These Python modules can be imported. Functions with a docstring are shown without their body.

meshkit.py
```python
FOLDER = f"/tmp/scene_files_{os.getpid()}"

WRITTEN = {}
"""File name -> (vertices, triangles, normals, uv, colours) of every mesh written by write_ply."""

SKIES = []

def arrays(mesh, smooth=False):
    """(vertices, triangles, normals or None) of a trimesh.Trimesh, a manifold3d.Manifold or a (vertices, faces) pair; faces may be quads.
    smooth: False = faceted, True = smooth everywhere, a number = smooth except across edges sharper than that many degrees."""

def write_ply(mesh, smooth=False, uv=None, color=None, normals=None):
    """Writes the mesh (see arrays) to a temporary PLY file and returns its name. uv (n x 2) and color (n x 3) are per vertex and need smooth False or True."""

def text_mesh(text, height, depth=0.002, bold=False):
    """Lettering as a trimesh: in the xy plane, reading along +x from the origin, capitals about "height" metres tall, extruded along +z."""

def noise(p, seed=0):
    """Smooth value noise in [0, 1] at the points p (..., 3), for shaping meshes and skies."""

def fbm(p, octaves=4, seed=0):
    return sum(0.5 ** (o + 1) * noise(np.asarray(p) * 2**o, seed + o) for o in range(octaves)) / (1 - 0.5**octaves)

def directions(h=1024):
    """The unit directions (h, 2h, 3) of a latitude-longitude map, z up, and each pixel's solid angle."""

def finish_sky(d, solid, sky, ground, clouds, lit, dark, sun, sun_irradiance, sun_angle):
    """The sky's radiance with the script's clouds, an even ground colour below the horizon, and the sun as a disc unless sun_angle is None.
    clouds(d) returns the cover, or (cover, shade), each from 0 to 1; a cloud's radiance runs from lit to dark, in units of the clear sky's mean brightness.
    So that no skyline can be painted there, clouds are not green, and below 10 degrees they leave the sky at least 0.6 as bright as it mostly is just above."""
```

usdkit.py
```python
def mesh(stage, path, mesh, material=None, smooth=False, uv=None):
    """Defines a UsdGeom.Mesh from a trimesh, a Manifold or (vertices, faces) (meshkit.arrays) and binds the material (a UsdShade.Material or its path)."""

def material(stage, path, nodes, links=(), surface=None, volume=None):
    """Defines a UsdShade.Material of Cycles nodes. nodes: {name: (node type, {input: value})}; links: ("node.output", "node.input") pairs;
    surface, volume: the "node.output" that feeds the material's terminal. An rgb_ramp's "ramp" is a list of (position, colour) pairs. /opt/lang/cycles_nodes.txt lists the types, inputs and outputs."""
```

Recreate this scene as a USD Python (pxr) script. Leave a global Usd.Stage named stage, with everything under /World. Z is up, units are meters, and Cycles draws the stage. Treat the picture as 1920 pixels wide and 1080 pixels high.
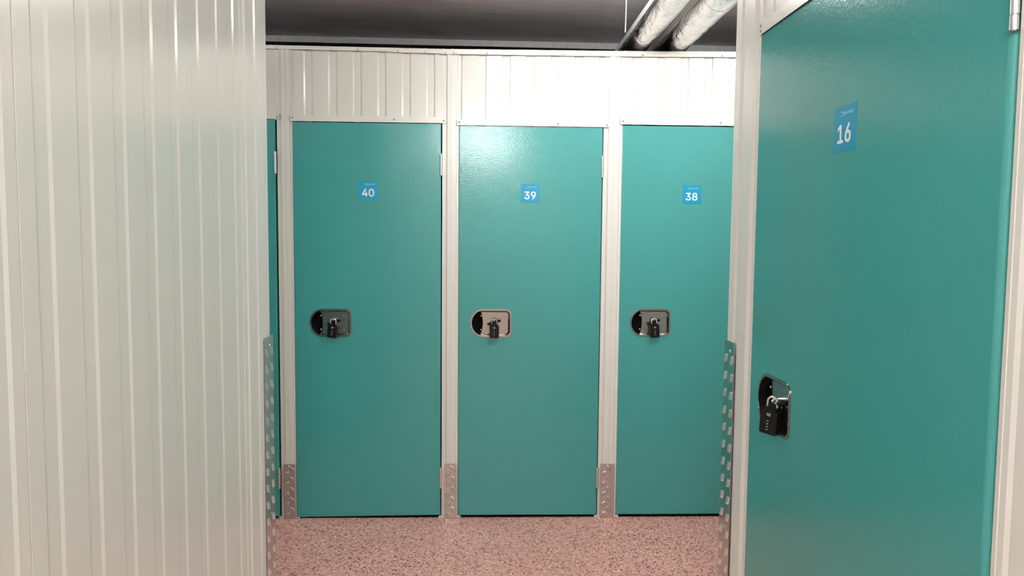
import math, random
import numpy as np, trimesh
import manifold3d as m3
from shapely.geometry import Polygon, Point, box as sbox
from shapely.ops import unary_union
from shapely import affinity
import usdkit, meshkit
from pxr import Usd, UsdGeom, UsdLux, Gf, Sdf, UsdShade

random.seed(7); np.random.seed(7)
stage = Usd.Stage.CreateInMemory()
UsdGeom.SetStageUpAxis(stage, 'Z'); UsdGeom.SetStageMetersPerUnit(stage, 1.0)
world = UsdGeom.Xform.Define(stage, '/World'); stage.SetDefaultPrim(world.GetPrim())

# ------------------------------------------------------------------ camera, light levels, exposure
F_PX, YAW, PITCH, ROLL, EYE = 1392.35, .0347, .0705, -.0090, 1.5
cam = UsdGeom.Camera.Define(stage, '/World/camera')
_f = np.array([math.sin(YAW)*math.cos(PITCH), math.cos(YAW)*math.cos(PITCH), -math.sin(PITCH)])
_r0 = np.array([math.cos(YAW), -math.sin(YAW), 0.]); _d0 = np.cross(_f, _r0)
_r = math.cos(ROLL)*_r0 + math.sin(ROLL)*_d0; _d = -math.sin(ROLL)*_r0 + math.cos(ROLL)*_d0
cam.AddTransformOp().Set(Gf.Matrix4d(*_r, 0, *(-_d), 0, *(-_f), 0, 0, 0, EYE, 1))
cam.CreateHorizontalApertureAttr(36.0); cam.CreateVerticalApertureAttr(20.25)
cam.CreateFocalLengthAttr(36.0*F_PX/1920); cam.CreateClippingRangeAttr(Gf.Vec2f(.02, 100))
EXPOSURE = 0.05
cam.CreateExposureAttr(EXPOSURE)
LAMP_CORRIDOR, LAMP_PASSAGE = 86.0, 147.0        # radiance of the lamps' opal covers
LAMP_COLOR = (1.0, .985, .975)

# ------------------------------------------------------------------ materials
L = '/World/Looks/'
def mat(name, nodes, links=(), surface='p.BSDF'):
    return usdkit.material(stage, L+name, nodes, links, surface=surface)
def P(**k): return ('principled_bsdf', k)
POS = ('geometry', {})

M = {}
def painted(name, col, rough, bump_scale=220., bump=.06, dist=.002, tone=.05, ior=1.5):
    c2 = tuple(x*(1-tone) for x in col)
    return mat(name, {'g': POS, 'n': ('noise_texture', {'scale': bump_scale, 'detail': 2.0}),
                      'b': ('bump', {'strength': bump, 'distance': dist}),
                      'n2': ('noise_texture', {'scale': 1.7, 'detail': 3.0}),
                      'r': ('rgb_ramp', {'ramp': [(.35, c2), (.65, col)]}),
                      'p': P(roughness=rough, ior=ior)},
               [('g.position', 'n.vector'), ('n.fac', 'b.height'), ('b.normal', 'p.normal'),
                ('g.position', 'n2.vector'), ('n2.fac', 'r.fac'), ('r.color', 'p.base_color')])
M['white'] = painted('white_sheet_steel', (.735, .727, .672), .20, 14., .05, .004, .03)
M['white2'] = painted('white_trim_steel', (.755, .745, .695), .24, 60., .04, .002, .03)
M['teal'] = painted('teal_powder_coat', (.060, .335, .315), .165, 120., .20, .0018, .05)
M['black'] = mat('black_plastic', {'p': P(base_color=(.003, .003, .003), roughness=.38, specular_ior_level=.3)})
M['void'] = mat('black_lining_and_gap_shadow', {'p': P(base_color=(.004, .004, .004), roughness=.8, specular_ior_level=.1)})
M['dial'] = mat('dial_print', {'p': P(base_color=(.22, .22, .21), roughness=.4)})
M['chrome'] = mat('chrome', {'p': P(base_color=(.82, .82, .8), metallic=1., roughness=.08)})
M['steel'] = mat('stainless_steel', {'g': POS, 'mp': ('mapping', {'scale': (60., 60., 900.)}), 'n': ('noise_texture', {'scale': 1., 'detail': 2.}),
                 'mr': ('map_range', {'to_min': .17, 'to_max': .27}),
                 'p': P(base_color=(.40, .385, .365), metallic=1.)},
                 [('g.position', 'mp.vector'), ('mp.vector', 'n.vector'), ('n.fac', 'mr.value'), ('mr.result', 'p.roughness')])
M['hinge'] = mat('zinc_steel', {'p': P(base_color=(.72, .74, .74), metallic=1., roughness=.28)})
M['tread'] = mat('tread_plate_aluminium', {'g': POS, 'n': ('noise_texture', {'scale': 90., 'detail': 3.}), 'b': ('bump', {'strength': .12, 'distance': .001}),
                 'mr': ('map_range', {'to_min': .08, 'to_max': .22}), 'n2': ('noise_texture', {'scale': 14., 'detail': 3.}),
                 'p': P(base_color=(.58, .58, .57), metallic=1.)},
                 [('g.position', 'n.vector'), ('n.fac', 'b.height'), ('b.normal', 'p.normal'), ('g.position', 'n2.vector'), ('n2.fac', 'mr.value'), ('mr.result', 'p.roughness')])
M['tread_far'] = mat('worn_tread_plate', {'g': POS, 'n': ('noise_texture', {'scale': 90., 'detail': 3.}), 'b': ('bump', {'strength': .2, 'distance': .001}),
                 'p': P(base_color=(.56, .53, .51), metallic=1., roughness=.42)},
                 [('g.position', 'n.vector'), ('n.fac', 'b.height'), ('b.normal', 'p.normal')])
M['tread_lug'] = mat('tread_plate_lugs', {'p': P(base_color=(.97, .97, .96), metallic=1., roughness=.34)})
M['foil'] = mat('foil_jacket', {'g': POS, 'mp': ('mapping', {'scale': (1., .35, 1.)}), 'n': ('noise_texture', {'scale': 26., 'detail': 5., 'roughness': .6, 'distortion': .8}),
                'b': ('bump', {'strength': 1.0, 'distance': .010}), 'p': P(base_color=(.78, .76, .76), metallic=1., roughness=.2)},
                [('g.position', 'mp.vector'), ('mp.vector', 'n.vector'), ('n.fac', 'b.height'), ('b.normal', 'p.normal')])
M['sticker'] = mat('blue_vinyl', {'p': P(base_color=(.0, .30, .50), roughness=.35)})
M['print'] = mat('white_print', {'p': P(base_color=(.82, .84, .85), roughness=.4)})
M['print_pale'] = mat('pale_blue_print', {'p': P(base_color=(.30, .66, .88), roughness=.4)})
M['wire'] = mat('white_wire', {'p': P(base_color=(.8, .79, .76), roughness=.4)})
M['galv'] = mat('galvanised_steel', {'g': POS, 'n': ('noise_texture', {'scale': 30., 'detail': 3.}), 'r': ('rgb_ramp', {'ramp': [(.3, (.30, .295, .30)), (.7, (.37, .36, .37))]}),
                'p': P(metallic=.3, roughness=.5)}, [('g.position', 'n.vector'), ('n.fac', 'r.fac'), ('r.color', 'p.base_color')])
M['shade_black'] = mat('shadow_gap_black', {'p': P(base_color=(.006, .006, .006), roughness=.9, specular_ior_level=.1)})  # flat black puts the shade of the gap into the colour
M['ceiling'] = mat('dark_grey_ceiling_coat', {
    'g': POS, 'mp': ('mapping', {'scale': (1., 5., 1.)}), 'n': ('noise_texture', {'scale': 2.2, 'detail': 5., 'roughness': .6}),
    'r': ('rgb_ramp', {'ramp': [(.3, (.49, .478, .484)), (.7, (.64, .622, .632))]}),
    'b': ('bump', {'strength': .3, 'distance': .01}), 'p': P(roughness=.42)},
    [('g.position', 'mp.vector'), ('mp.vector', 'n.vector'), ('n.fac', 'r.fac'), ('r.color', 'p.base_color'), ('n.fac', 'b.height'), ('b.normal', 'p.normal')])
M['floor'] = mat('speckled_resin_floor', {
    'g': POS, 'v': ('voronoi_texture', {'scale': 150., 'feature': 'f1'}), 's': ('separate_color', {}),
    'r': ('rgb_ramp', {'interpolate': True, 'ramp': [(0, (.12, .06, .05)), (.10, (.20, .10, .085)), (.16, (.60, .28, .235)), (.55, (.73, .355, .30)), (.85, (.80, .44, .37)), (.95, (.84, .58, .49)), (1, (.86, .66, .57))]}),
    'n': ('noise_texture', {'scale': 3., 'detail': 3.}), 'mr': ('map_range', {'to_min': .85, 'to_max': 1.1}),
    'mx': ('vector_math', {'math_type': 'scale'}),
    'b': ('bump', {'strength': .25, 'distance': .0015}), 'n2': ('noise_texture', {'scale': 160., 'detail': 2.}),
    'p': P(roughness=.34, ior=1.5)},
    [('g.position', 'v.vector'), ('v.color', 's.color'), ('s.r', 'r.fac'), ('r.color', 'mx.vector1'), ('g.position', 'n.vector'), ('n.fac', 'mr.value'), ('mr.result', 'mx.scale'),
     ('mx.vector', 'p.base_color'), ('g.position', 'n2.vector'), ('n2.fac', 'b.height'), ('b.normal', 'p.normal')])
def lamp_mat(name, power):
    return mat(name, {'e': ('emission', {'color': LAMP_COLOR, 'strength': power})}, surface='e.emission')
M['lamp_c'] = lamp_mat('opal_cover_lit', LAMP_CORRIDOR)
M['lamp_p'] = lamp_mat('opal_cover_lit_dimmer', LAMP_PASSAGE)

# ------------------------------------------------------------------ prim helpers
used = {}
def numbered(parent, name):
    k = (parent, name); n = used.get(k, 0); used[k] = n+1
    return name if n == 0 else f'{name}_{n:03d}'
def tag(p, label=None, cat=None, group=None, kind=None):
    for k, v in (('label', label), ('category', cat), ('group', group), ('kind', kind)):
        if v: p.SetCustomDataByKey(k, v)
    return p
def thing(name, label, cat, loc=(0, 0, 0), rz=0., group=None, kind=None, tilt=None):
    x = UsdGeom.Xform.Define(stage, '/World/'+numbered('/World', name))
    x.AddTranslateOp().Set(Gf.Vec3d(*map(float, loc))); x.AddRotateZOp().Set(float(rz))
    if tilt is not None: x.AddRotateYOp().Set(float(tilt))
    return tag(x.GetPrim(), label, cat, group, kind)
def part(parent, name, mesh, m, smooth=30, label=None, kind=None):
    base = str(parent.GetPath()) if hasattr(parent, 'GetPath') else parent
    pr = usdkit.mesh(stage, base+'/'+numbered(base, name), mesh, M[m], smooth=smooth).GetPrim()
    return tag(pr, label, None, None, kind)
def dup(src, loc, rz, label, tilt=None):
    was = src.GetCustomData()
    x = UsdGeom.Xform.Define(stage, '/World/'+numbered('/World', src.GetName()))
    x.GetPrim().GetReferences().AddInternalReference(src.GetPath())
    ops = {o.GetOpName(): o for o in UsdGeom.Xformable(src).GetOrderedXformOps()}
    api = UsdGeom.Xformable(x.GetPrim()); api.ClearXformOpOrder()
    for k in ('xformOp:translate', 'xformOp:rotateZ', 'xformOp:rotateY'):
        pass
    x.GetPrim().CreateAttribute('xformOp:translate', Sdf.ValueTypeNames.Double3).Set(Gf.Vec3d(*map(float, loc)))
    x.GetPrim().CreateAttribute('xformOp:rotateZ', Sdf.ValueTypeNames.Float).Set(float(rz))
    order = ['xformOp:translate', 'xformOp:rotateZ']
    if tilt is not None:
        x.GetPrim().CreateAttribute('xformOp:rotateY', Sdf.ValueTypeNames.Float).Set(float(tilt)); order.append('xformOp:rotateY')
    x.GetXformOpOrderAttr().Set(order)
    x.GetPrim().SetInstanceable(True)
    return tag(x.GetPrim(), label, was['category'], was.get('group'))

# ------------------------------------------------------------------ shape helpers (local frame: x along the wall, -y towards the viewer, z up)
def cat(*ms): return trimesh.util.concatenate([m for m in ms])
def cbox(x0, x1, y0, y1, z0, z1, c=.0015):
    c = min(c, .45*min(x1-x0, y1-y0, z1-z0)); pts = []
    for sx in (0, 1):
        for sy in (0, 1):
            for sz in (0, 1):
                X, Y, Z = (x0, x1)[sx], (y0, y1)[sy], (z0, z1)[sz]
                ix, iy, iz = (c, -c)[sx], (c, -c)[sy], (c, -c)[sz]
                pts += [(X, Y+iy, Z+iz), (X+ix, Y, Z+iz), (X+ix, Y+iy, Z)]
    return trimesh.Trimesh(np.array(pts)).convex_hull
def plan_prism(poly, z0, z1):
    """polygon in plan (x, y), extruded upwards"""
    m = trimesh.creation.extrude_polygon(poly, z1-z0, engine='earcut'); m.apply_translation((0, 0, z0)); return m
def face_prism(poly, y0, y1):
    """polygon in elevation (x, z), extruded from y0 (front) to y1 (back)"""
    m = trimesh.creation.extrude_polygon(poly, y1-y0, engine='earcut')
    v = m.vertices.copy(); m.vertices = np.stack([v[:, 0], y1-v[:, 2], v[:, 1]], 1)
    return m
def side_prism(poly, x0, x1):
    """polygon in section (y, z), extruded along x"""
    m = trimesh.creation.extrude_polygon(poly, x1-x0, engine='earcut')
    v = m.vertices.copy(); m.vertices = np.stack([x0+v[:, 2], v[:, 0], v[:, 1]], 1)
    return m
def strip(pts, t):
    """sheet metal: an open polyline in plan given a thickness t (behind it, +y)"""
    pts = [tuple(p) for p in pts]
    return Polygon(pts+[(x, y+t) for x, y in reversed(pts)])
def tube(path, r, n=10, caps=True):
    p = np.asarray(path, float); t = np.gradient(p, axis=0); t /= np.linalg.norm(t, axis=1, keepdims=True)
    a = np.cross(t[0], (0, 0, 1.)); a = a if np.linalg.norm(a) > .1 else np.cross(t[0], (1., 0, 0)); a /= np.linalg.norm(a)
    rings = []
    for i in range(len(p)):
        a = a-t[i]*(a@t[i]); a /= np.linalg.norm(a); b = np.cross(t[i], a)
        ang = np.arange(n)*2*np.pi/n; rr = r[i] if np.ndim(r) else r
        rings.append(p[i]+rr*(np.cos(ang)[:, None]*a+np.sin(ang)[:, None]*b))
    v = np.vstack(rings); f = []
    for i in range(len(p)-1):
        for j in range(n):
            q = (i*n+j, i*n+(j+1) % n, (i+1)*n+(j+1) % n, (i+1)*n+j); f += [(q[0], q[1], q[2]), (q[0], q[2], q[3])]
    if caps:
        v = np.vstack([v, p[0], p[-1]]); k = len(v)-2
        f += [(k, (j+1) % n, j) for j in range(n)]+[(k+1, (len(p)-1)*n+j, (len(p)-1)*n+(j+1) % n) for j in range(n)]
    m = trimesh.Trimesh(v, f, process=False); m.fix_normals(); return m
def dome(x, y, z, r, h, axis='y'):
    """rivet or screw head on a face that looks to -y"""
    prof = [(r*math.cos(a), h*math.sin(a)) for a in np.linspace(0, math.pi/2, 5)]
    m = trimesh.creation.revolve(np.array([(q[0] if q[0] > 1e-9 else 0, q[1]) for q in prof]), sections=12)
    v = m.vertices.copy(); m.vertices = np.stack([v[:, 0]+x, y-v[:, 2], v[:, 1]+z], 1); m.fix_normals(); return m
def corrugated(x0, x1, valley0, z0, z1, pitch=.1253, floor_w=.034, flank=.008, depth=.0028, y_top=0., t=.0008):
    """a sheet of wide flats with narrow valleys; valley0 = x where one valley's first flank starts"""
    xs = [(x0, y_top)]
    k = math.floor((x0-valley0)/pitch)
    while valley0+k*pitch < x1:
        a = valley0+k*pitch
        for x, y in ((a, y_top), (a+flank, y_top+depth), (a+flank+floor_w, y_top+depth), (a+2*flank+floor_w, y_top)):
            if x0+1e-4 < x < x1-1e-4: xs.append((x, y))
        k += 1
    xs.append((x1, y_top))
    # a piece that starts inside a valley starts at its floor
    return plan_prism(strip(xs, t), z0, z1)

# ================================================================== THE SETTING
D = 3.8645                       # far wall plane
H_CEIL = 2.68
TOP = 2.436
# floor, ceiling and the closed shell round the two passages
floor = part('/World', 'floor', cbox(-4.2, 4.2, -3.4, 5.0, -.12, 0., .001), 'floor')
tag(floor, 'pink speckled resin floor of the storage corridor', 'floor', kind='structure')
gx, gy = np.meshgrid(np.linspace(-4.2, 4.2, 141), np.linspace(-3.4, 5.0, 141), indexing='ij')
gz = H_CEIL + .006*(meshkit.fbm(np.stack([gx*1.3, gy*3., gx*0], -1), 4, 3)-.5)
# two lumpy patched seams in the coat
for sx, amp in ((-.28, .006), (-.95, .003), (1.9, .006)):
    w = np.exp(-((gx-sx-.05*np.sin(gy*7))/.05)**2)
    gz -= amp*w*(.3+1.4*meshkit.fbm(np.stack([gx*16, gy*14, gx*0], -1), 3, 9))
idx = np.arange(141*141).reshape(141, 141)
fq = np.stack([idx[:-1, :-1], idx[:-1, 1:], idx[1:, 1:], idx[1:, :-1]], -1).reshape(-1, 4)
ceiling = part('/World', 'ceiling', (np.stack([gx, gy, gz], -1).reshape(-1, 3), fq), 'ceiling', smooth=True)
tag(ceiling, 'dark grey coated ceiling with lumpy patched seams', 'ceiling', kind='structure')
wb = part('/World', 'wall_rear', cbox(-4.2, 4.2, 4.82, 5.0, 0, 2.7), 'shade_black')
tag(wb, 'rear wall coloured black as the shade in the gap behind the unit tops', 'wall', kind='structure')

def lintel(wall, x0, x1, z0, z1, screws, m='white2', y=-.0105):
    """folded angle over a door: face plus a small lip on top"""
    h = z1-z0
    prof = Polygon([(y, z0), (y, z1), (.02, z1+.0012), (.02, z1-.0015), (y+.0018, z1-.0022), (y+.0018, z0)])
    lt = part(wall, 'lintel', side_prism(prof, x0, x1), m, smooth=False)
    for sx, sz in screws: part(lt, 'screw', dome(sx, y, z0+sz*h, .0048, .003), 'galv')
    return lt
def post_profile(w, left_flange=.022, depth=.0085):
    """hat profile: flange, raised two-facet face, narrow strip, with returns into the wall"""
    return Polygon([(0, 0), (left_flange, 0), (left_flange+.004, -depth), (w*.56, -depth-.0005), (w*.575, -depth+.0022), (w*.83, -depth+.0022), (w*.86, -.001), (w, -.001),
                    (w, .055), (w-.0015, .055), (w-.0015, .004), (.0015, .004), (.0015, .055), (0, .055)])

# ---------------------------------------------------------------- far wall with its row of unit fronts
far = thing('wall_far', 'white steel unit front across the corridor with posts, transom panels and capping', 'wall', (0, D, 0), 0, kind='structure')
POSTS = [(-1.925, -1.845), (-1.070, -.9915), (-.2305, -.1455), (.6005, .6985), (1.459, 1.545), (2.31, 2.395)]
for a, b in POSTS:
    po = part(far, 'door_post', plan_prism(affinity.translate(post_profile(b-a), a, 0), 0., TOP-.004), 'white2')
    part(po, 'foot_tab', cbox(b-.002, b+.016, -.002, .02, 0., .012, .001), 'white2')
    part(po, 'foot_tab', cbox(a-.016, a+.002, -.001, .02, 0., .010, .001), 'white2')
BAYS = [  # lintel x0, x1, z0, z1, valley phase, panel seams
    (-1.85, -1.0562, 2.0795, 2.1045, -1.55, (-1.2,)),
    (-1.000, -.2125, 2.0700, 2.1005, -.3135, (-.7266,)),
    (-.1552, .6253, 2.0612, 2.0884, .0727, (-.1,)),
    (.6860, 1.468, 2.0765, 2.1070, .8696, (.7452,)),
    (1.530, 2.315, 2.0700, 2.1000, 1.72, ())]
for x0, x1, z0, z1, ph, seams in BAYS:
    xs = [x0+.005]+list(seams)+[x1-.004]
    for i in range(len(xs)-1):
        part(far, 'transom_panel', corrugated(xs[i]-.004*(i > 0), xs[i+1], ph, z1-.03, TOP-.008, pitch=.1242, floor_w=.031, flank=.008, depth=.006, y_top=.003-.0012*i), 'white', smooth=False)
    lintel(far, x0, x1, z0, z1, ((x0+.012, .55), (x0+(x1-x0)*.665, .5), (x1-.010, .4)))
part(far, 'side_panel', corrugated(-4.2, -1.925, -3., 0, TOP-.008, y_top=.003), 'white', smooth=False)
part(far, 'side_panel', corrugated(2.395, 4.2, 2.5, 0, TOP-.008, y_top=.003), 'white', smooth=False)
# capping angle in overlapping lengths, each lying a little differently
for x0, x1, zb0, zb1, zt0, zt1, y in (
        (-4.2, -.466, 2.4640, 2.4235, 2.4755, 2.4425, -.012), (-.4863, -.222, 2.4203, 2.4175, 2.4415, 2.4406, -.0145), (-.236, -.150, 2.4145, 2.4145, 2.4395, 2.4405, -.017),
        (-.165, .600, 2.4160, 2.4185, 2.4412, 2.4452, -.0145), (.590, 1.36, 2.4180, 2.4255, 2.4452, 2.4540, -.013), (1.35, 4.2, 2.4250, 2.448, 2.4535, 2.479, -.0145)):
    if x0 < -4: zb0, zt0 = 2.4235+.0113*(x1-x0)*.5, 2.4425+.0103*(x1-x0)*.5
    v, f = [], []
    for x, zb, zt in ((x0, zb0, zt0), (x1, zb1, zt1)):
        v += [(x, y, zb), (x, y, zt), (x, .07, zt), (x, .07, zt-.0016), (x, y+.0016, zt-.0016), (x, y+.0016, zb)]
    f = [(i, (i+1) % 6, 6+(i+1) % 6, 6+i) for i in range(6)]+[(0, 5, 4, 4), (0, 4, 1, 1), (1, 4, 3, 3), (1, 3, 2, 2)]
    tris = []
    for q in f:
        tris.append((q[0], q[1], q[2]));  tris += [(q[0], q[2], q[3])] if q[2] != q[3] else []
    tris += [(6+c, 6+b, 6+a) for a, b, c in tris[12:16]]
    me = trimesh.Trimesh(np.array(v), np.array(tris), process=False); me.fix_normals()
    cp = part(far, 'capping', me, 'white2', smooth=False)
    n = max(2, int((x1-x0)/.36))
    for i in range(n):
        sx = x0+(x1-x0)*(i+.5)/n+random.uniform(-.04, .04)*(x1-x0 > .2); tt = (sx-x0)/(x1-x0)
        part(cp, 'screw', dome(sx, y, (zb0+(zb1-zb0)*tt)*.75+(zt0+(zt1-zt0)*tt)*.25, .004, .0025), 'steel')
    for i in range(n):
        sx = x0+(x1-x0)*(i+.3)/n; tt = (sx-x0)/(x1-x0)
        m_ = cbox(sx-.006, sx+.006, y+.012, y+.024, zt0+(zt1-zt0)*tt-.001, zt0+(zt1-zt0)*tt+.0045, .0012); part(cp, 'screw', m_, 'white2')
part(far, 'light_block_sheet', cbox(-4.2, 4.2, .06, .95, 2.405, 2.415, .001), 'shade_black')  # unseen sheet added to stop lamp light leaking into the units

# ---------------------------------------------------------------- side walls (the near passage) as two corner blocks
RZ_L, RZ_R = math.degrees(math.atan2(1, .007)), math.degrees(math.atan2(-1, .0061))
YL, YR = 2.431, 2.3135
left = thing('wall_left', 'ribbed white sheet steel wall of the passage ending in a metal-guarded corner', 'wall', (-.7219, 0, 0), RZ_L, kind='structure')
V0 = 1.2535-.050                         # first flank of a valley on this wall
part(left, 'corrugated_panel', corrugated(-3.2, 1.1690, V0-.125+.006, 0, 2.45, y_top=.0, depth=.0028), 'white', smooth=False)
part(left, 'corrugated_panel', corrugated(1.1625, 2.180, V0, 0, 2.45, y_top=-.0016, depth=.0028), 'white', smooth=False)
def corner_sheet(x0, x1, turn, m=1):
    """folded corner cover with shallow swages on the passage face, returning round the corner"""
    s = [(x0, -.003), (x0+.030, -.003), (x0+.036, -.0065), (x0+.068, -.0065), (x0+.076, -.0025), (x0+.122, -.0025), (x0+.130, -.006), (x1-.048, -.006), (x1-.040, -.0035), (x1-.012, -.0035), (x1-.003, .0005), (x1, .010), (x1, turn)]
    inner = [(x1-.0015, turn), (x1-.0015, .011), (x1-.004, .003), (x0, .003)]
    return Polygon(s+inner)
part(left, 'corner_post', plan_prism(corner_sheet(2.1753, YL, .20), 0, 2.45), 'white2', smooth=20)
part(left, 'capping', cbox(-3.2, YL+.004, -.010, .06, 2.43, 2.453, .0015), 'white2')
end = part(left, 'end_panel', cat(*[m for m in [corrugated(-3.4, -.17, -3., 0, 2.45)]]), 'white', smooth=False)
# the corridor face of the left block lies square to the passage face: turn that sheet in place
def turn_end(prim, y_at, sgn):
    me = UsdGeom.Mesh(prim); p = np.array(me.GetPointsAttr().Get()); q = p.copy()
    # sheet x -> into the block (+y local), sheet y(-out) -> +x*sgn (out over the corridor)
    q[:, 0] = y_at-p[:, 1]*sgn if sgn > 0 else y_at+p[:, 1]; q[:, 1] = -p[:, 0]
    me.GetPointsAttr().Set([Gf.Vec3f(*map(float, r)) for r in q])
    me.CreateDoubleSidedAttr(True)
turn_end(end, YL, 1)

right = thing('wall_right', 'white steel wall of the passage holding the wide door and its post', 'wall', (.7809, 0, 0), RZ_R, kind='structure')
DL, DR = -2.0935, -1.083                 # door edges in this wall's own frame
px0, px1 = -YR, DL-.004
pp = Polygon([(px0, .20), (px0, .008), (px0+.003, -.001), (px0+.010, -.0045), (px0+.040, -.0045), (px0+.056, -.0045), (px0+.066, .0005), (px0+.088, .0005), (px0+.104, -.0075), (px0+.112, -.008),
              (px0+.176, -.0085), (px0+.190, -.001), (px0+.204, -.003), (px1, -.003), (px1, .055), (px1-.0015, .055), (px1-.0015, .004), (px0+.0015, .010), (px0+.0015, .20)])
part(right, 'corner_post', plan_prism(pp, 0, 2.45), 'white2', smooth=20)
part(right, 'transom_panel', corrugated(px1-.01, -1.03, -2.03, 2.085, 2.45, y_top=.002), 'white', smooth=False)
lintel(right, -2.096, -1.055, 2.0635, 2.0965, ((-2.085, .72), (-2.085, .3), (-1.5, .5), (-1.07, .5)))
jp = Polygon([(-1.0755, .055), (-1.0755, -.002), (-1.0655, -.003), (-1.0645, -.0040), (-1.0630, -.0030), (-1.050, -.0030), (-1.042, .0005), (-1.0, .0005), (-1.0, .006), (-1.074, .006), (-1.074, .055)])
part(right, 'door_jamb', plan_prism(jp, 0, 2.45), 'white2', smooth=20)
part(right, 'corrugated_panel', corrugated(-1.005, 3.2, -.985, 0, 2.45, y_top=.0), 'white', smooth=False)
part(right, 'capping', cbox(-YR-.004, 3.2, -.010, .06, 2.43, 2.453, .0015), 'white2')
end = part(right, 'end_panel', corrugated(.17, 3.4, .3, 0, 2.45), 'white', smooth=False)
me = UsdGeom.Mesh(end); p = np.array(me.GetPointsAttr().Get()); q = p.copy(); q[:, 0] = -YR+p[:, 1]; q[:, 1] = p[:, 0]
me.GetPointsAttr().Set([Gf.Vec3f(*map(float, r)) for r in q]); me.CreateDoubleSidedAttr(True)
wn = thing('wall_near', 'white ribbed steel wall closing the passage behind the viewer', 'wall', (0, -2.6, 0), 180, kind='structure')
part(wn, 'corrugated_panel', corrugated(-.8, .8, -.7, 0, 2.45), 'white', smooth=False)
for s, nm, lb in ((-1, 'wall_end', 'plain white wall closing the corridor past the ribbed passage wall'), (1, 'wall_end', 'plain white wall closing the corridor past the wide numbered door')):
    w_ = part('/World', nm, cbox(s*4.1-.05, s*4.1+.05, -3.3, 5., 0, 2.7), 'white')
    tag(w_, lb, 'wall', kind='structure')

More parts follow.
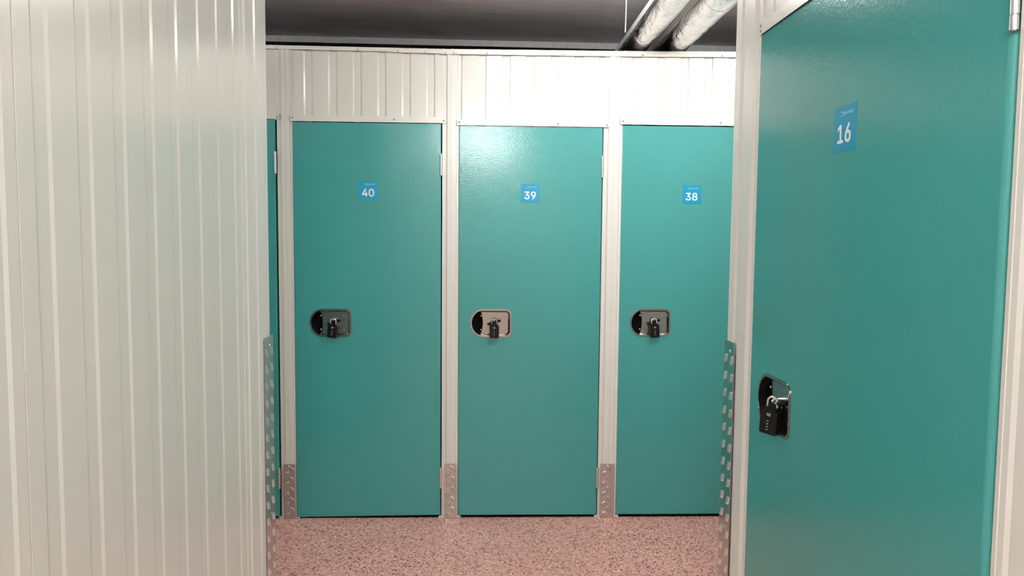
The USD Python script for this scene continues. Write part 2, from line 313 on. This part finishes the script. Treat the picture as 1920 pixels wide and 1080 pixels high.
# ---------------------------------------------------------------- doors
def latch_outline(grow=0.):
    """rounded outline of the latch dish, centred; the handle end is a half ellipse, the other end has round corners"""
    w, h = .216, .147
    e = affinity.scale(Point(0, 0).buffer(1, 24), .066, h/2); e = affinity.translate(e, -w/2+.066, 0)
    rr = .030; b = sbox(-w/2+.066+.001, -h/2, w/2, h/2)
    b = sbox(-w/2+.066, -h/2+rr, w/2-rr, h/2-rr).buffer(rr, 8).intersection(sbox(-w/2+.060, -1, 1, 1))
    return unary_union([e, b]).buffer(grow, 8).simplify(.0003)
def to_manifold(m):
    return m3.Manifold(m3.Mesh(np.asarray(m.vertices, np.float32), np.asarray(m.faces, np.uint32)))
NUM = {}
def make_door(name, label, loc, rz, w, z0, z1, latch_at, number, sticker_at, front=-.006, hinge_r=.005, latch=True, lower_hinge=True, rise=0.):
    """x from 0 (latch side) to w (hinge side) in the door's own frame"""
    d = thing(name, label, 'door', loc, rz, kind='structure')
    t = .040; b = front+t
    c = [(0, b), (0, front+.004), (.0012, front+.0012), (.004, front)]
    c += [(w-hinge_r+hinge_r*math.sin(a), front+hinge_r-hinge_r*math.cos(a)) for a in np.linspace(0, math.pi/2, 8)]+[(w, b)]
    slab = plan_prism(Polygon(c), z0, z1)
    sv = slab.vertices.copy(); low = sv[:, 2] < z0+1e-6; sv[low, 2] += rise*sv[low, 0]/w; slab.vertices = sv      # a bottom edge that runs a little out of level
    part(d, 'gap_shadow_strip', cbox(.004, w-.004, front+.010, front+.030, .001, z0+rise+.012, .0005), 'void', label='black strip for the shadow gap under the door')  # black strip put in for the shade in the gap below the leaf
    if latch:
        lx, lz = latch_at
        hole = face_prism(affinity.translate(latch_outline(-.004), lx, lz), front-.02, front+.033)
        slab = to_manifold(slab)-to_manifold(hole)
    leaf = part(d, 'leaf', slab, 'teal')
    if latch:
        o = latch_outline
        place = lambda g: affinity.translate(g, lx, lz)
        # rim: three stepped rings make a rounded bead
        rim = cat(face_prism(place(o(0).difference(o(-.0085))), front-.0016, front+.001), face_prism(place(o(-.0012).difference(o(-.0075))), front-.0028, front-.0010), face_prism(place(o(-.0028).difference(o(-.0060))), front-.0034, front-.0020))
        lt = part(d, 'latch', rim, 'steel', label='recessed stainless latch dish')
        dp = .013; front_in = o(-.0080); pan_in = o(-.0165)
        def ring_pts(poly, yy, n=112):
            c = np.array(poly.exterior.coords); out = []
            for a in np.linspace(0, 2*math.pi, n, endpoint=False):
                from shapely.geometry import LineString
                hit = LineString([(0, 0), (.3*math.cos(a), .3*math.sin(a))]).intersection(poly.exterior)
                out.append((hit.x+lx, yy, hit.y+lz))
            return np.array(out)
        n_ = 112; A_, B_, C_ = ring_pts(front_in, front-.0018), ring_pts(pan_in.buffer(.0012), front+dp*.85), ring_pts(pan_in.buffer(-.0015), front+dp+.0004)
        fw = [(k*n_+i, (k+1)*n_+i, (k+1)*n_+(i+1) % n_, k*n_+(i+1) % n_) for k in (0, 1) for i in range(n_)]
        wv, fw = np.vstack([A_, B_, C_]), np.array(fw); wx = wv[fw].mean(1)[:, 0]-lx
        def only(sel):
            keep, inv = np.unique(fw[sel], return_inverse=True); return wv[keep], inv.reshape(-1, 4)
        part(lt, 'recess_wall', only(wx > -.056), 'steel', smooth=True)
        part(lt, 'recess_lining', only(wx <= -.056), 'void', smooth=True, label='black end of the latch dish')
        cav = affinity.translate(affinity.scale(Point(0, 0).buffer(1, 32), .060, .105), -.108+.0045, 0).intersection(pan_in)
        part(lt, 'back_plate', face_prism(place(pan_in.difference(cav)), front+dp, front+dp+.002), 'steel')
        part(lt, 'finger_cavity', cat(face_prism(place(cav.difference(cav.buffer(-.0012))), front+dp-.0005, front+.031), face_prism(place(cav), front+.030, front+.0325), face_prism(place(cav.buffer(.0015).intersection(pan_in).difference(cav.buffer(-.0015))), front+dp-.0012, front+dp)), 'void', label='black finger cavity')
        for rx, rz_ in ((-.052, .036), (-.052, -.036), (.067, .037), (.067, -.036)):
            part(lt, 'rivet', dome(lx+rx, front+dp, lz+rz_, .0046, .0035), 'chrome')
        bar = cbox(-.036, .036, front-.004, front+dp-.001, -.0065, .0065, .003)
        bar.apply_transform(trimesh.transformations.rotation_matrix(-.30, (0, 1, 0))); bar.apply_translation((lx+.017, 0, lz+.004))
        part(lt, 'slide_bolt', bar, 'black', label='black slide bolt')
        st = tube([(lx+.018, front+dp, lz+.018), (lx+.018, front-.006, lz+.018), (lx+.018, front-.012, lz+.012), (lx+.018, front-.006, lz+.006), (lx+.018, front+dp, lz+.006)], .0032, 8)
        part(lt, 'staple', st, 'chrome')
    if number:
        sx, sz = sticker_at; s = .0970
        sq = sbox(-s/2+.004, -s/2+.004, s/2-.004, s/2-.004).buffer(.004, 5)
        sk = part(d, 'number_sticker', face_prism(affinity.translate(sq, sx, sz), front-.0008, front+.0002), 'sticker', label=f'blue square sticker with white number {number}')
        def text(s_, h, cx, cz, m, nm, bold):
            tm = meshkit.text_mesh(s_, h, .0004, bold=bold); v = tm.vertices; c0 = (v.min(0)+v.max(0))/2
            tm.vertices = np.stack([v[:, 0]-c0[0]+cx, -v[:, 2]+front-.0009, v[:, 1]-c0[1]+cz], 1); tm.fix_normals()
            return part(sk, nm, tm, m, smooth=False)
        text(number, .0375, sx-.001, sz-.0105, 'print', 'number', True)
        text('Spaceuse', .0074, sx+.012, sz+.0325, 'print_pale', 'brand_word', False)
        dots = cat(*[face_prism(affinity.translate(Point(0, 0).buffer(.0017, 5), sx-.0165+i*.0075, sz+.0285+j*.0075), front-.0012, front-.0007) for i in (0, 1) for j in (0, 1)])
        part(sk, 'brand_mark', dots, 'print_pale')
    # hinges: five knuckles each, on the hinge edge
    for hz in ((1.805, .162) if lower_hinge else (1.805,)):
        kn = [trimesh.creation.cylinder(radius=.0068, height=.0212, sections=14, transform=trimesh.transformations.translation_matrix((w+.0005, front-.0015, hz+.0112+.0222*i))) for i in range(5)]
        pin = trimesh.creation.cylinder(radius=.0045, height=.112, sections=10, transform=trimesh.transformations.translation_matrix((w+.0005, front-.0015, hz+.0555)))
        hg = part(d, 'hinge', pin, 'hinge')
        for k in kn: part(hg, 'knuckle', k, 'hinge')
    return d
FRONT = -.005
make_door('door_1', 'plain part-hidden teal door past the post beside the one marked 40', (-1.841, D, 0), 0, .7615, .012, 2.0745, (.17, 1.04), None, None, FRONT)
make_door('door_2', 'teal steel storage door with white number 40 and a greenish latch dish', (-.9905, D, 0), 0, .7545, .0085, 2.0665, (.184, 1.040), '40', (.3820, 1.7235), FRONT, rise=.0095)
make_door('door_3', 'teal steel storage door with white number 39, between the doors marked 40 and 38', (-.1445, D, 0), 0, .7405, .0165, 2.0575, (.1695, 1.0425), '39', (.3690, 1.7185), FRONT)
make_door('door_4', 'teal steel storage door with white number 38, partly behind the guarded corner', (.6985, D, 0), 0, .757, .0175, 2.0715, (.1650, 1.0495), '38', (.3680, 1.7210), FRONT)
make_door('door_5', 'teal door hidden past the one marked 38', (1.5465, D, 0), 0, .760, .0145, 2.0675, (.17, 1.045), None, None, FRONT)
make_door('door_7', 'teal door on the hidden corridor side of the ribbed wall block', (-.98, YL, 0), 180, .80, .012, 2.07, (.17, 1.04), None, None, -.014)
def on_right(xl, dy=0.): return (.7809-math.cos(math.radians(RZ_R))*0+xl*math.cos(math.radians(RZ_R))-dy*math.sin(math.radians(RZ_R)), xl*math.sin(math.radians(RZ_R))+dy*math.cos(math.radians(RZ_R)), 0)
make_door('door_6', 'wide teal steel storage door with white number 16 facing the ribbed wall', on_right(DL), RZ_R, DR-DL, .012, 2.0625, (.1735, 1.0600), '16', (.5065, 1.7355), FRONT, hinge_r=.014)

# ================================================================== THINGS
# ---------------------------------------------------------------- padlocks
def make_padlock(loc, rz, tilt, label):
    """origin at the top of the shackle; x along the door, -y towards the viewer"""
    k = thing('padlock', label, 'padlock', loc, rz, group='padlocks on the numbered doors', tilt=tilt)
    prof = unary_union([sbox(-.0245, -.098, .0245, -.033).buffer(-.006).buffer(.006, 5), sbox(-.019, -.060, .019, -.026).buffer(-.004).buffer(.004, 4)])
    body = cat(face_prism(prof.buffer(-.0015), -.0145, .0145), face_prism(prof, -.0130, .0130))
    bd = part(k, 'body', body, 'black')
    arc = [(-.0135, 0, -.040), (-.0135, 0, -.014)]+[(-.0135*math.cos(a), 0, -.0135+.0135*math.sin(a)) for a in np.linspace(.15, math.pi-.15, 11)]+[(.0135, 0, -.014), (.0135, 0, -.040)]
    part(k, 'shackle', tube(arc, .0037, 10), 'chrome')
    for i in range(4):
        wh = trimesh.creation.cylinder(radius=.0095, height=.0062, sections=20); wh.apply_translation((0, -.0080, -.0615-.0078*i))
        part(bd, 'dial_wheel', wh, 'black')
        part(bd, 'dial_mark', cbox(-.0030, .0030, -.0178, -.0170, -.0615-.0078*i-.0016, -.0615-.0078*i+.0016, .0003), 'dial', label='grey dial mark')
    part(bd, 'release_button', cbox(-.006, .006, -.0158, -.0140, -.049, -.041, .001), 'dial', label='grey release button')
    return k
# the shackle's top hangs over the staple of each latch
def hang(door_x, latch, front=FRONT): return latch[0]+.018+door_x, latch[1]+.0225
x, z = hang(-.9905, (.184, 1.040))
pad = make_padlock((x, D+FRONT-.0085, z), 0, 5, 'black combination padlock leaning on the latch of the door marked 40')
x, z = hang(-.1445, (.1695, 1.0425)); dup(pad, (x, D+FRONT-.0085, z), 0, 'black combination padlock hanging upright on the middle door, marked 39', 0)
x, z = hang(.6985, (.1650, 1.0495)); dup(pad, (x, D+FRONT-.0085, z), 0, 'black combination padlock on the door marked 38, half hidden by the guarded corner', -3)
lx = DL+.1735+.018; q = on_right(lx, FRONT-.0085)
dup(pad, (q[0], q[1], 1.0825), RZ_R+38, 'black combination padlock on the latch of the wide door marked 16', 4)

# ---------------------------------------------------------------- tread plate: lozenges on a diagonal lattice
def lozenge(u, v, ang, h=.0024, fat=1.):
    a, b = .0195*fat, .0105*fat
    k = .35 if fat <= 1 else .14; b = b if fat <= 1 else b*1.12
    ring = np.array([(-a, 0), (-k*a, b*.9), (k*a, b*.9), (a, 0), (k*a, -b*.9), (-k*a, -b*.9)])
    c, s = math.cos(ang), math.sin(ang); Rm = np.array([(c, -s), (s, c)])
    base, top = ring@Rm.T+(u, v), (ring*(.72, .62))@Rm.T+(u, v)
    vv = np.vstack([np.c_[base, np.zeros(6)], np.c_[top, np.full(6, h)], [[u, v, h*1.1]]])
    f = []
    for i in range(6):
        j = (i+1) % 6; f += [(i, j, 6+j), (i, 6+j, 6+i), (6+i, 6+j, 12)]
    return vv, f
def lattice(u0, u1, v0, v1, pitch=.055, corner=None, slope=1):
    """corner: x of the folded edge of a guard, whose lugs all slope one way; None: both ways on a diagonal lattice"""
    V, F, n = [], [], 0
    sets = ((0., math.radians(50)), (pitch/2, math.radians(-50))) if corner is None else ((0., math.radians(44*slope)),)
    us0 = u0+.018 if corner is None else (u1-.018 if abs(u1-corner) < .004 else u0+.018)
    for off, ang in sets:
        for i in range(-3, int((u1-u0)/pitch)+3):
            for j in range(-1, int((v1-v0)/pitch)+2):
                u, v = us0+i*pitch+off, v0+.02+j*pitch+off
                if u0+.006 < u < u1-.006 and v0+.012 < v < v1-.012:
                    a, f = lozenge(u, v, ang, fat=1. if corner is None else 1.24); a[:, 0] = np.clip(a[:, 0], u0+.0005, u1-.0005)
                    V.append(a); F.append(np.array(f)+n); n += len(a)
    return np.vstack(V), np.vstack(F)
def on_face(vf, y):
    v, f = vf; m = trimesh.Trimesh(np.stack([v[:, 0], y-v[:, 2], v[:, 1]], 1), f, process=False); return m
def make_guard(label, loc, rz, edge, into, z1):
    """angle of tread plate on a corner: one leg on the passage face, one on the corridor face. edge: x of the corner; into: +1/-1 direction of the passage leg along x"""
    g = thing('corner_guard', label, 'corner guard', loc, rz)
    t, w = .0022, .091
    x0, x1 = (edge-w, edge) if into < 0 else (edge, edge+w)
    yf = -.0075
    part(g, 'passage_leg', cbox(x0, x1, yf-t, yf, .001, z1, .0006), 'tread')
    part(g, 'passage_leg_tread', on_face(lattice(x0, x1, .001, z1, corner=edge, slope=into), yf-t), 'tread_lug', smooth=False, kind='stuff')
    s = 1 if into < 0 else -1                       # corridor leg stands out beyond the corner on this side
    ya, yb = yf-t, yf-t+w; xa = edge if s > 0 else edge-t
    part(g, 'corridor_leg', cbox(xa, xa+t, ya, yb, .001, z1, .0006), 'tread')
    vf = lattice(ya, yb, .001, z1, corner=ya, slope=into)
    v = vf[0]; xo = xa+t if s > 0 else xa
    m_ = trimesh.Trimesh(np.stack([xo+s*v[:, 2], v[:, 0], v[:, 1]], 1), vf[1], process=False)
    if s > 0: m_.invert(); m_.invert()
    part(g, 'corridor_leg_tread', m_, 'tread_lug', smooth=False, kind='stuff')
    for zz in (z1-.03, z1*.5, .06): part(g, 'rivet', dome((x0+x1)/2+.01, yf-t, zz, .005, .003), 'hinge')
    return g
make_guard('tread plate corner guard on the end of the ribbed wall', (-.7219, 0, 0), RZ_L, YL+.0025, -1, 1.170)
make_guard('tread plate corner guard on the post beside the wide door', (.7809, 0, 0), RZ_R, -YR-.0025, 1, 1.178)

def make_kick(label, x0, x1, z1):
    k = thing('kick_plate', label, 'kick plate', ((x0+x1)/2, D, 0), 0, group='kick plates on the far door posts')
    w = x1-x0; y = -.0098
    part(k, 'plate', cbox(-w/2, w/2, y-.0018, y, .001, z1, .0005), 'tread_far')
    part(k, 'tread', on_face(lattice(-w/2, w/2, .001, z1), y-.0018), 'tread_far', smooth=False, kind='stuff')
    for rx, rz_ in ((0, z1-.012), (-.002, .022)): part(k, 'rivet', dome(rx, y-.0018, rz_, .0045, .003), 'chrome')
make_kick('low tread plate kick panel on the post beside the ribbed wall corner', -1.0570, -.9965, .295)
make_kick('low tread plate kick panel on the post between the greenish-latched door 40 and door 39', -.2134, -.1505, .2965)
make_kick('low tread plate kick panel on the post touching the door marked 38', .6130, .6890, .295)

# ---------------------------------------------------------------- overhead
beam = thing('steel_beam', 'long grey steel angle under the dark ceiling behind the capping', 'beam', (0, 4.598, 0), math.degrees(math.atan2(.06, 2.81)))
part(beam, 'web', cbox(-4.0, 4.0, 0, .004, 2.642, 2.6795, .001), 'galv')
part(beam, 'flange', cbox(-4.0, 4.0, .003, .05, 2.674, 2.6795, .001), 'galv')
def make_duct(label, X, z, r, seed):
    d = thing('foil_duct', label, 'duct', (X, 0, z), 0, group='foil ducts running over the wall')
    n, ys = 72, np.concatenate([np.linspace(-2.5, 2.6, 40), np.linspace(2.62, 4.78, 220)])
    ang = np.arange(n)*2*np.pi/n; A, Y = np.meshgrid(ang, ys)
    q = np.stack([np.cos(A)*2.2, Y*9., np.sin(A)*2.2], -1)
    rr = r*(1+.030*(meshkit.fbm(q, 3, seed)-.5)+.018*(meshkit.fbm(q*(3.5, 1.1, 3.5), 3, seed+5)-.5))
    rr *= 1-.012*np.exp(-((Y-3.62)/.012)**2)-.015*np.exp(-((Y-2.98)/.012)**2)
    v = np.stack([rr*np.cos(A), Y, rr*np.sin(A)], -1).reshape(-1, 3)
    idx = np.arange(len(ys)*n).reshape(len(ys), n); nx = np.roll(idx, -1, 1)
    f = np.stack([idx[:-1], idx[1:], nx[1:], nx[:-1]], -1).reshape(-1, 4)
    part(d, 'jacket', (v, f), 'foil', smooth=True)
    for yb in (3.22, 2.4):
        ring = trimesh.creation.cylinder(radius=r*1.012, height=.05, sections=48); ring.apply_transform(trimesh.transformations.rotation_matrix(math.pi/2, (1, 0, 0))); ring.apply_translation((0, yb, 0))
        part(d, 'tape_band', ring, 'foil')
    ta = np.radians(np.linspace(122, 184, 9)); yy = np.linspace(-2.4, 4.7, 60)
    tv = np.array([[(q*math.cos(a), y, q*math.sin(a)) for a in np.concatenate([ta, ta[::-1]]) for q in (0,)] for y in yy])
    ro = np.r_[np.full(9, r*1.022), np.full(9, r*.99)]; an = np.r_[ta, ta[::-1]]
    tv = np.array([[(ro[k]*math.cos(an[k]), y, ro[k]*math.sin(an[k])) for k in range(18)] for y in yy]).reshape(-1, 3)
    tf = [(i*18+k, (i+1)*18+k, (i+1)*18+(k+1) % 18, i*18+(k+1) % 18) for i in range(59) for k in range(18)]
    part(d, 'added_edge_strip', (tv, np.array(tf)), 'wire', smooth=30, label='white strip added along the edge of the duct')  # matte white strip added to give the duct a pale left edge
make_duct('silver foil wrapped duct nearer the hanging white wire', .790, 2.532, .0692, 11)
make_duct('silver foil wrapped duct on the side of the wide door', .986, 2.532, .0765, 23)
wr = part('/World', 'hanging_wire', tube([(.6895, 3.78, 2.70), (.6895, 3.78, 2.62), (.6885, 3.78, 2.56), (.6875, 3.78, 2.5195)], .0033, 8), 'wire')
tag(wr, 'thin white wire hanging from the ceiling beside the foil duct', 'wire')

def make_lamp(label, x0, x1, y, z, m, along_y=False):
    """batten lamp: tray, opal cover, two end caps, two hanger rods"""
    Lh = (x1-x0)/2
    l = thing('batten_lamp', label, 'lamp', ((x0+x1)/2 if not along_y else y, y if not along_y else (x0+x1)/2, z), 90 if along_y else 0)
    part(l, 'tray', cbox(-Lh, Lh, -.016, .016, .018, .045, .004), 'white2')
    part(l, 'cover', side_prism(Polygon([(-.014, .022)]+[(-.04*math.cos(a), -.002-.024*math.sin(a)) for a in np.linspace(0, math.pi, 14)]+[(.014, .022)]), -Lh+.012, Lh-.012), m)
    for s in (-1, 1):
        part(l, 'end_cap', cbox(s*(Lh-.006)-.006, s*(Lh-.006)+.006, -.043, .043, -.029, .046, .002), 'white2')
        part(l, 'hanger', tube([(s*Lh*.7, 0, .044), (s*Lh*.7, 0, H_CEIL-z+.01)], .003, 8), 'wire')
make_lamp('batten lamp over the corridor before the door marked 39', .06, .66, 3.00, 2.555, 'lamp_c')
make_lamp('batten lamp over the corridor past the foil ducts', 1.25, 1.85, 3.00, 2.555, 'lamp_c')
make_lamp('added fill lamp far along the corridor behind the ribbed wall', -2.6, -2.0, 3.00, 2.555, 'lamp_c')  # unseen lamp added as fill for the lower corridor
make_lamp('batten lamp above the passage beside the wide door', -.48, .22, -.33, 2.575, 'lamp_p')
make_lamp('added fill lamp above the closed end of the passage', -.35, .35, -1.75, 2.575, 'lamp_p')  # unseen lamp added behind the camera to fill the passage
